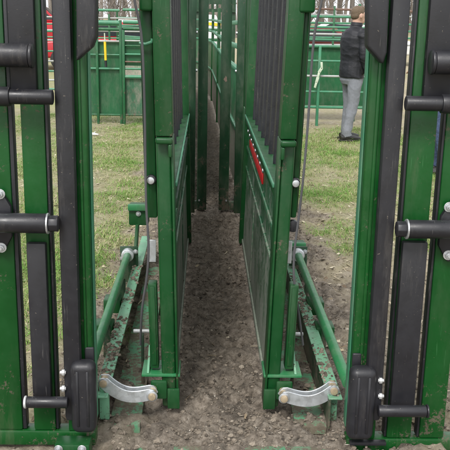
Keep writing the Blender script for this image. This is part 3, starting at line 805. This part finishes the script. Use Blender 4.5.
# second machine behind the alley bend
sm_ = thing('cattle_chute', (at(215, 30, 23).x, 23, ground_z(0, 23)), 'dark green machine frame with a slotted plate, beyond the alley', 'cattle chute')
pl = at(213.5, 4, 23)
x0, x1 = X(196, 4, 23), X(236, 4, 23); z0, z1 = Z(213, 12, 23), Z(213, -8, 23)
sl = [X(u, 6, 23) for u in (208.2, 211.2, 213.6, 216.4, 218.6, 221.2)]
zs0, zs1 = Z(213, 8.8, 23), Z(213, 4.2, 23)
fpz = MB(); fpz.box(x0, x1, 23, 23.06, z0, zs0); fpz.box(x0, x1, 23, 23.06, zs1, z1)
seg = [x0, sl[0], sl[1], sl[2], sl[3], sl[4], sl[5], x1]
for i in range(0, 8, 2): fpz.box(seg[i], seg[i + 1], 23, 23.06, zs0 + .001, zs1 - .001)
fpz.build('slotted_plate', M['dull_green'], sm_)
for xx in (x0, x1 - .12): MB().box(xx, xx + .12, 23.07, 23.2, ground_z(0, 23) - .1, z1).build('post', M['dull_green'], sm_, .01)
for v in (30, 40): MB().box(x0, x1, 23.08, 23.16, Z(213, v + 1.5, 23), Z(213, v - 1.5, 23)).build('rail', M['far_green'], sm_, .01)
# far white trailer
wt = thing('white_trailer', (at(212, 40, 27).x, 27.5, ground_z(0, 27)), 'white trailer with a yellow trim line far behind the alley', 'trailer')
x0, x1 = X(192, 20, 27), X(224, 20, 27)
zg = ground_z(0, 27)
MB().prism([(x0, zg + .55), (x1 - .1, zg + .55), (x1, zg + .9), (x1 - .25, Z(212, 15, 27)), (x0, Z(212, 14, 27))], 27, 28.8).build('body', M['car_white'], wt, .05)
MB().bar((x0, 26.985, Z(205, 22, 27)), (x1 - .1, 26.985, Z(222, 25, 27)), .02, .09).build('trim_line', M['yellow'], wt)
for xx in (x0 + .35, x1 - .5): MB().tube([(xx, 26.9, zg + .32), (xx, 27.1, zg + .32)], .32, 18).build('wheel', M['tyre'], wt, .03)

# ------------------------------------------------------------------ parked vehicles
def car(x, y, rz, paint_, label, truck=False):
    z = ground_z(x, y)
    th = thing('pickup_truck' if truck else 'parked_car', (x, y, z), label, 'pickup' if truck else 'car', 'vehicles parked beyond the pens')
    ORG[th.name] = Vector()
    if truck:
        body = [(-2.6, .55), (2.5, .55), (2.6, .8), (2.5, 1.12), (1.1, 1.2), (-.55, 1.2), (-2.6, 1.2)]
        cab = [(1.15, 1.201), (.55, 1.78), (-.45, 1.82), (-.62, 1.201)]
        wx_ = (1.65, -1.6); hw = .92; wr = .38
    else:
        body = [(-2.15, .35), (2.1, .35), (2.2, .6), (2.1, .80), (1.0, .92), (-1.75, .96), (-2.2, .85)]
        cab = [(1.05, .921), (.30, 1.38), (-.95, 1.42), (-1.75, .961)]
        wx_ = (1.35, -1.3); hw = .86; wr = .32
    MB().prism(body, -hw, hw).build('body', M[paint_], th, .07, 3)
    MB().prism(cab, -hw * .86, hw * .86).build('cabin', M[paint_], th, .06, 3)
    cx = sum(a for a, b in cab) / 4; cz = sum(b for a, b in cab) / 4
    for sd in (-1, 1):
        g = [(cx + (a - cx) * .82, cz + (b - cz) * .72) for a, b in cab]
        MB().prism(g, sd * hw * .862, sd * hw * .875).build('side_window', M['glass'], th)
        for w in wx_:
            wh = MB().tube([(w, sd * (hw - .16), wr), (w, sd * (hw + .012), wr)], wr, 20).build('wheel', M['tyre'], th, .03)
            MB().tube([(w, sd * (hw + .0125), wr), (w, sd * (hw + .03), wr)], wr * .6, 14).build('hub', M['hub'], wh, .01)
    MB().bar((cab[0][0] - .02, 0, cab[0][1] + .02), (cab[1][0] + .10, 0, cab[1][1] - .07), hw * 1.5, .02, (1, 0, 1)).build('windscreen', M['glass'], th)
    for sd in (-1, 1):
        MB().box(body[2][0] - .02, body[2][0] + .02, sd * hw * .8 - .1, sd * hw * .8 + .1, body[2][1], body[2][1] + .14).build('headlight', M['bright'], th, .02)
    th.rotation_euler.z = rz
    return th
def upos(u, Y): return at(u, 40, Y).x
car(upos(30, 31), 31, .1, 'car_red', 'red pickup truck glimpsed through slots of the grassy side head gate', True)
car(upos(108, 25), 25, math.pi + .1, 'car_red', 'red car parked behind the panel with the yellow stick')
car(upos(148, 27), 27, .15, 'car_white', 'white car parked behind the dusty gate, next to the red car')
car(upos(318, 24), 24, .2, 'car_maroon', 'maroon car parked beyond the fence on the side of the standing man')
car(upos(352, 29), 29, -.1, 'car_white', 'white car parked beyond the fence, behind the standing man')

# ------------------------------------------------------------------ bare trees
def make_tree(seed, H):
    rnd = random.Random(seed); tk = MB(); cw = MB()
    def grow(p, d, L, r, lev):
        n = 3; pts = [p.copy()]; rs = [r]; q = p.copy(); dd = d.copy()
        for i in range(n):
            dd = (dd + Vector((rnd.gauss(0, .10), rnd.gauss(0, .10), rnd.gauss(0, .05) + .03))).normalized(); q = q + dd * (L / n); pts.append(q.copy()); rs.append(r * (1 - .55 * (i + 1) / n))
        (tk if lev < 2 else cw).tube(pts, rs, 6 if lev < 2 else 3, cap=False)
        if lev >= 4: return
        k = (9 if lev == 0 else (5 if lev < 3 else 4))
        for i in range(k):
            t = rnd.uniform(.15 if lev == 0 else .25, 1); j = min(n - 1, int(t * n)); b_ = pts[j].lerp(pts[j + 1], t * n - j)
            a = rnd.random() * 6.28; side = Vector((math.cos(a), math.sin(a), 0)); nd = (dd * rnd.uniform(.4, 1.0) + side * rnd.uniform(.5, 1.0) + Vector((0, 0, .15))).normalized()
            grow(b_, nd, L * rnd.uniform(.32, .55), max(.006, r * (1 - .5 * t) * .45), lev + 1)
    grow(Vector((0, 0, -.2)), Vector((rnd.gauss(0, .03), rnd.gauss(0, .03), 1)).normalized(), H, H * .016 + .02, 0)
    return tk, cw
def dup(root, loc, rz, sc):
    r = root.copy(); col.objects.link(r); r.location = loc; r.rotation_euler.z = rz; r.scale = (sc,) * 3
    for ch in root.children:
        c = ch.copy(); col.objects.link(c); c.parent = r
    return r
protos = []
TL = [('bare tall tree in the leafless woods beyond the pens', 11), ('bare slender grey tree in the leafless woods beyond the pens', 9), ('bare low bushy sapling at the edge of the leafless woods', 4.2)]
for i, (lb, H) in enumerate(TL):
    th = thing('bare_tree' if i < 2 else 'bare_sapling', (0, 0, 0), lb, 'tree', lb.split(' in ')[0].split(' at ')[0] + 's of the far woods')
    tk, cw = make_tree(40 + i, H); tk.build('trunk', M['bark'], th); cw.build('crown', M['twig'], th)
    protos.append(th)
used = set(); rt = random.Random(5)
for i in range(150):
    k = i % 3
    Y = rt.uniform(60, 120) if k < 2 else rt.uniform(45, 90)
    u = rt.uniform(60, 170) if i % 2 else rt.uniform(285, 420)
    if i % 8 == 0: u = rt.uniform(-30, 60)
    if i % 8 == 3: u = rt.uniform(195, 240)
    x = upos(u, Y); loc = (x, Y, ground_z(x, Y)); rz = rt.random() * 6.28; sc = rt.uniform(.8, 1.25)
    if k not in used:
        used.add(k); o = protos[k]; o.location = loc; o.rotation_euler.z = rz; o.scale = (sc,) * 3
    else: dup(protos[k], loc, rz, sc)

# ------------------------------------------------------------------ PEOPLE
def remesh_obj(mb_parts, name, mat, parent, vox, smooth_it=4):
    """join overlapping lofted pieces into one continuous surface"""
    me = bpy.data.meshes.new(name); me.from_pydata([tuple(v) for v in mb_parts.v], [], mb_parts.f); me.update()
    bm = bmesh.new(); bm.from_mesh(me); bmesh.ops.recalc_face_normals(bm, faces=bm.faces); bm.to_mesh(me); bm.free()
    o = bpy.data.objects.new(name, me); col.objects.link(o)
    rm = o.modifiers.new('r', 'REMESH'); rm.mode = 'VOXEL'; rm.voxel_size = vox
    s_ = o.modifiers.new('s', 'SMOOTH'); s_.iterations = smooth_it; s_.factor = .5
    dg = bpy.context.evaluated_depsgraph_get(); me2 = bpy.data.meshes.new_from_object(o.evaluated_get(dg))
    o.modifiers.clear(); o.data = me2; me2.name = name; me2.materials.clear(); me2.materials.append(mat)
    me2.polygons.foreach_set('use_smooth', [True] * len(me2.polygons))
    o.parent = parent; ORG[o.name] = Vector(); return o
def loft(mb, secs, n=16):
    """secs: (centre, rx, ry, axis) ellipses; x radius along local right"""
    o = len(mb.v)
    for i, (c, rx, ry) in enumerate(secs):
        c = Vector(c); d = (Vector(secs[min(i + 1, len(secs) - 1)][0]) - Vector(secs[max(i - 1, 0)][0])).normalized()
        a = Vector((1, 0, 0)); a = (a - d * a.dot(d))
        if a.length < .3: a = Vector((0, 1, 0)); a = a - d * a.dot(d)
        a.normalize(); b_ = d.cross(a)
        for k in range(n):
            t = 2 * math.pi * k / n; mb.v.append(c + a * math.cos(t) * rx + b_ * math.sin(t) * ry)
    for i in range(len(secs) - 1):
        for k in range(n):
            k2 = (k + 1) % n; mb.f.append((o + i * n + k, o + i * n + k2, o + (i + 1) * n + k2, o + (i + 1) * n + k))
    mb.f.append(tuple(o + k for k in range(n))[::-1]); e = o + (len(secs) - 1) * n; mb.f.append(tuple(e + k for k in range(n)))
def ball(mb, c, rx, ry, rz, n=14, mth=9):
    secs = []
    for i in range(mth + 1):
        t = -math.pi / 2 + math.pi * i / mth
        s_ = max(.03, math.cos(t)); secs.append(((c[0], c[1], c[2] + rz * math.sin(t)), rx * s_, ry * s_))
    loft(mb, secs, n)
def person(loc, face, label, jk, tr, hr, H=1.78, arms='down', lean=.05, step=.06):
    th = thing('person', loc, label, 'person'); ORG[th.name] = Vector(); k = H / 1.78
    th.rotation_euler.z = face; th.scale = (k * 1.04, k * 1.05, k)
    L = lambda z: lean * z          # forward lean grows with height
    body = MB()
    # head facing +y (local), neck, face
    hy = L(1.65) + .02; hz = 1.665
    ball(body, (0, hy, hz + .01), .076, .095, .115); ball(body, (0, hy + .03, hz - .055), .056, .068, .07)
    loft(body, [((0, hy + .092, hz + .012), .010, .010), ((0, hy + .115, hz - .022), .016, .014), ((0, hy + .096, hz - .032), .018, .010)], 8)
    for s in (-1, 1): ball(body, (s * .079, hy - .005, hz - .005), .010, .022, .033, 8, 6)
    loft(body, [((0, hy - .02, hz - .03), .056, .058), ((0, L(1.5) + .005, 1.53), .057, .058), ((0, L(1.45), 1.44), .07, .065)])
    loft(body, [((0, L(1.45), 1.46), .12, .08), ((0, L(1.3), 1.30), .15, .10), ((0, L(1.1), 1.08), .13, .09), ((0, L(.95), .92), .145, .10)])
    arm_pts = {}
    for s in (-1, 1):
        sh = Vector((s * .19, L(1.42), 1.42))
        if arms == 'down': el = Vector((s * .225, L(1.13) + .01, 1.13)); wr = Vector((s * .205, L(.9) + .10, .90))
        else: el = Vector((s * .25, L(1.13) + .02, 1.13)); wr = Vector((s * .12, L(1.1) + .27, 1.14))
        d = (wr - el).normalized(); arm_pts[s] = (sh, el, wr)
        loft(body, [(sh, .05, .05), (sh.lerp(el, .5), .043, .045), (el, .036, .038), (el.lerp(wr, .4), .036, .036), (wr, .025, .028)], 12)
        # hand: palm, four fingers curled, thumb
        a = Vector((1, 0, 0)) if arms == 'down' else Vector((0, 0, 1)); fwd = d.cross(a).normalized()
        pm = wr + d * .05
        loft(body, [(wr, .02, .025), (wr + d * .035, .017, .036), (wr + d * .085, .015, .040)], 10)
        for j, fl in enumerate((.066, .075, .070, .055)):
            off = fwd * (.029 - .0195 * j); b0 = wr + d * .075 + off
            inn = Vector((-s * 1.0, 0, 0)) if arms == 'down' else Vector((0, 0, -1))
            loft(body, [(b0, .009, .009), (b0 + d * fl * .45 + inn * .006, .0088, .0088), (b0 + d * fl * .8 + inn * .022, .008, .008), (b0 + d * fl + inn * .040, .006, .006)], 8)
        t0 = wr + d * .03 + fwd * .030
        loft(body, [(t0, .011, .011), (t0 + d * .03 + fwd * .018, .010, .010), (t0 + d * .058 + fwd * .016 - Vector((s * .012, 0, 0)), .008, .008)], 8)
    feet = {}
    for s in (-1, 1):
        fy = s * step
        hip = Vector((s * .095, L(.92), .93)); kn = Vector((s * .10, fy * .5 + .03, .50)); an = Vector((s * .105, fy - .02, .09)); feet[s] = (hip, kn, an)
        loft(body, [(hip, .075, .08), (kn, .048, .05), (kn.lerp(an, .3), .046, .052), (an, .032, .036)], 12)
        loft(body, [(an + Vector((0, -.04, -.045)), .030, .03), (an + Vector((0, .05, -.05)), .034, .028), (an + Vector((s * .01, .15, -.065)), .036, .018)], 10)
    remesh_obj(body, 'body', M['skin'], th, .0075, 3)
    # eyes and mouth
    ey = MB()
    for s in (-1, 1): ball(ey, (s * .031, hy + .087, hz + .012), .012, .008, .008, 8, 6)
    ey.build('eyes', M['glass'], th)
    mo = MB(); mo.bar((-.024, hy + .093, hz - .062), (.024, hy + .093, hz - .062), .012, .008); mo.build('mouth', M['car_maroon'], th, .003)
    # hair
    h = MB(); ball(h, (0, hy - .012, hz + .040), .080, .096, .092); ball(h, (0, hy - .040, hz + .0), .073, .066, .066); ball(h, (0, hy + .035, hz + .088), .056, .055, .04)
    remesh_obj(h, 'hair', M[hr], th, .008, 2)
    # jacket
    j = MB()
    loft(j, [((0, L(.86) - .01, .845), .192, .158), ((0, L(.95) - .01, .95), .190, .158), ((0, L(1.08) - .01, 1.08), .180, .148), ((0, L(1.25) - .02, 1.25), .195, .158), ((0, L(1.36) - .03, 1.37), .205, .150), ((0, L(1.44) - .02, 1.45), .165, .115), ((0, L(1.5), 1.505), .085, .078), ((0, L(1.52) + .002, 1.545), .074, .076)], 20)
    for s in (-1, 1):
        sh, el, wr = arm_pts[s]; w2 = el.lerp(wr, .96)
        loft(j, [(sh + Vector((-s * .05, 0, .015)), .075, .085), (sh, .072, .082), (sh.lerp(el, .5), .060, .066), (el + Vector((s * .004, 0, 0)), .054, .060), (el.lerp(wr, .5), .049, .053), (w2, .041, .045)], 14)
    rj = remesh_obj(j, 'jacket', M[jk], th, .009, 2)
    for v in rj.data.vertices:      # cloth folds
        c = v.co; f_ = noise.ridged_multi_fractal((c.x * 4 + c.z * 2, c.y * 4, c.z * 6.5), 1, 2, 3, .9, 2) - 1.0; v.co += v.normal * f_ * .010
    cl = MB(); loft(cl, [((0, L(1.52) + .004, 1.535), .079, .08), ((0, L(1.56) + .006, 1.575), .070, .074)], 18); cl.build('collar', M[jk], rj)
    # trousers
    t_ = MB()
    loft(t_, [((0, L(.98) - .01, .96), .135, .11), ((0, L(.9) - .012, .90), .155, .128), ((0, L(.82) - .012, .82), .170, .138), ((0, L(.78) - .005, .77), .150, .12)], 20)
    for s in (-1, 1):
        hip, kn, an = feet[s]
        loft(t_, [(hip + Vector((-s * .008, -.005, -.06)), .092, .118), (hip.lerp(kn, .4), .086, .098), (kn, .070, .078), (kn.lerp(an, .5), .064, .070), (an + Vector((0, .0, .03)), .062, .068), (an + Vector((0, .01, -.03)), .064, .074)], 16)
    rtq = remesh_obj(t_, 'trousers', M[tr], th, .009, 1)
    for v in rtq.data.vertices:
        c = v.co; f_ = noise.ridged_multi_fractal((c.x * 5 + c.z * 3, c.y * 5, c.z * 4 + 3), 1, 2, 3, .9, 2) - 1.0; v.co += v.normal * f_ * (.008 + .012 * max(0, .35 - c.z))
    for s in (-1, 1):
        an = feet[s][2]
        sh_ = MB(); loft(sh_, [(an + Vector((0, -.085, -.045)), .032, .034), (an + Vector((0, -.04, -.04)), .043, .048), (an + Vector((0, .05, -.045)), .047, .044), (an + Vector((s * .012, .14, -.058)), .050, .034), (an + Vector((s * .014, .205, -.066)), .030, .022)], 14)
        so = sh_.build('shoe', M['shoe'], th)
        MB().prism([(an.x + s * .012 + a, an.y + b_) for a, b_ in ((-.036, -.11), (.036, -.11), (.052, .08), (.05, .16), (.02, .225), (-.02, .225), (-.05, .16), (-.05, .06))], .0, .018, 'z').build('sole', M['tyre'], so, .004)
    return th
pm = gr(346.8, 139.8, .0)
person((pm.x, pm.y, ground_z(pm.x, pm.y)), R(-68), 'man with short sandy hair in black jacket and grey trousers standing on the grass', 'jacket', 'trousers', 'hair', 1.80, 'down', .03, -.06)
p2 = gr(440, 172, .0)
person((p2.x, p2.y, ground_z(p2.x, p2.y)), R(62), 'person in dark jacket and blue jeans glimpsed through head gate slots', 'jacket2', 'jeans', 'hair2', 1.74, 'fold', .03, .05)

# ------------------------------------------------------------------ light, sky, camera
w = bpy.data.worlds.new('World'); scn.world = w; w.use_nodes = True
nt = w.node_tree
for n in list(nt.nodes): nt.nodes.remove(n)
out = nt.nodes.new('ShaderNodeOutputWorld'); bg = nt.nodes.new('ShaderNodeBackground')
sky = nt.nodes.new('ShaderNodeTexSky'); sky.sky_type = 'NISHITA'; sky.sun_disc = False
SE, SR = R(48), R(200)
sky.sun_elevation = SE; sky.sun_rotation = SR; sky.air_density = 1.0; sky.dust_density = 3.0
hs = nt.nodes.new('ShaderNodeHueSaturation'); hs.inputs['Saturation'].default_value = .22
nt.links.new(sky.outputs[0], hs.inputs['Color'])
mx = nt.nodes.new('ShaderNodeMix'); mx.data_type = 'RGBA'; mx.inputs[0].default_value = .55; mx.inputs[7].default_value = (9.0, 9.15, 9.4, 1)
nt.links.new(hs.outputs[0], mx.inputs[6]); nt.links.new(mx.outputs[2], bg.inputs[0])
bg.inputs[1].default_value = .115
nt.links.new(bg.outputs[0], out.inputs[0])
sl_ = bpy.data.lights.new('sun', 'SUN'); sl_.energy = 1.5; sl_.angle = R(16); sl_.color = (1, .97, .93)
so = bpy.data.objects.new('sun', sl_); col.objects.link(so)
# direction towards the sun: nishita rotation measured clockwise from +Y
sd = Vector((math.sin(SR) * math.cos(SE), math.cos(SR) * math.cos(SE), math.sin(SE)))
so.rotation_euler = sd.to_track_quat('Z', 'Y').to_euler(); so.location = sd * 30
cam = bpy.data.cameras.new('camera'); cam.sensor_width = 36; cam.lens = 36 * F / 450; cam.clip_end = 3000; cam.clip_start = .05
co = bpy.data.objects.new('camera', cam); col.objects.link(co)
mt = Matrix(((cr.x, cu.x, -fw.x, CAM.x), (cr.y, cu.y, -fw.y, CAM.y), (cr.z, cu.z, -fw.z, CAM.z), (0, 0, 0, 1)))
co.matrix_world = mt
cam.dof.use_dof = False
scn.camera = co
scn.view_settings.view_transform = 'Standard'; scn.view_settings.look = 'None'; scn.view_settings.gamma = 1; scn.view_settings.use_curve_mapping = False
scn.view_settings.exposure = 0.72
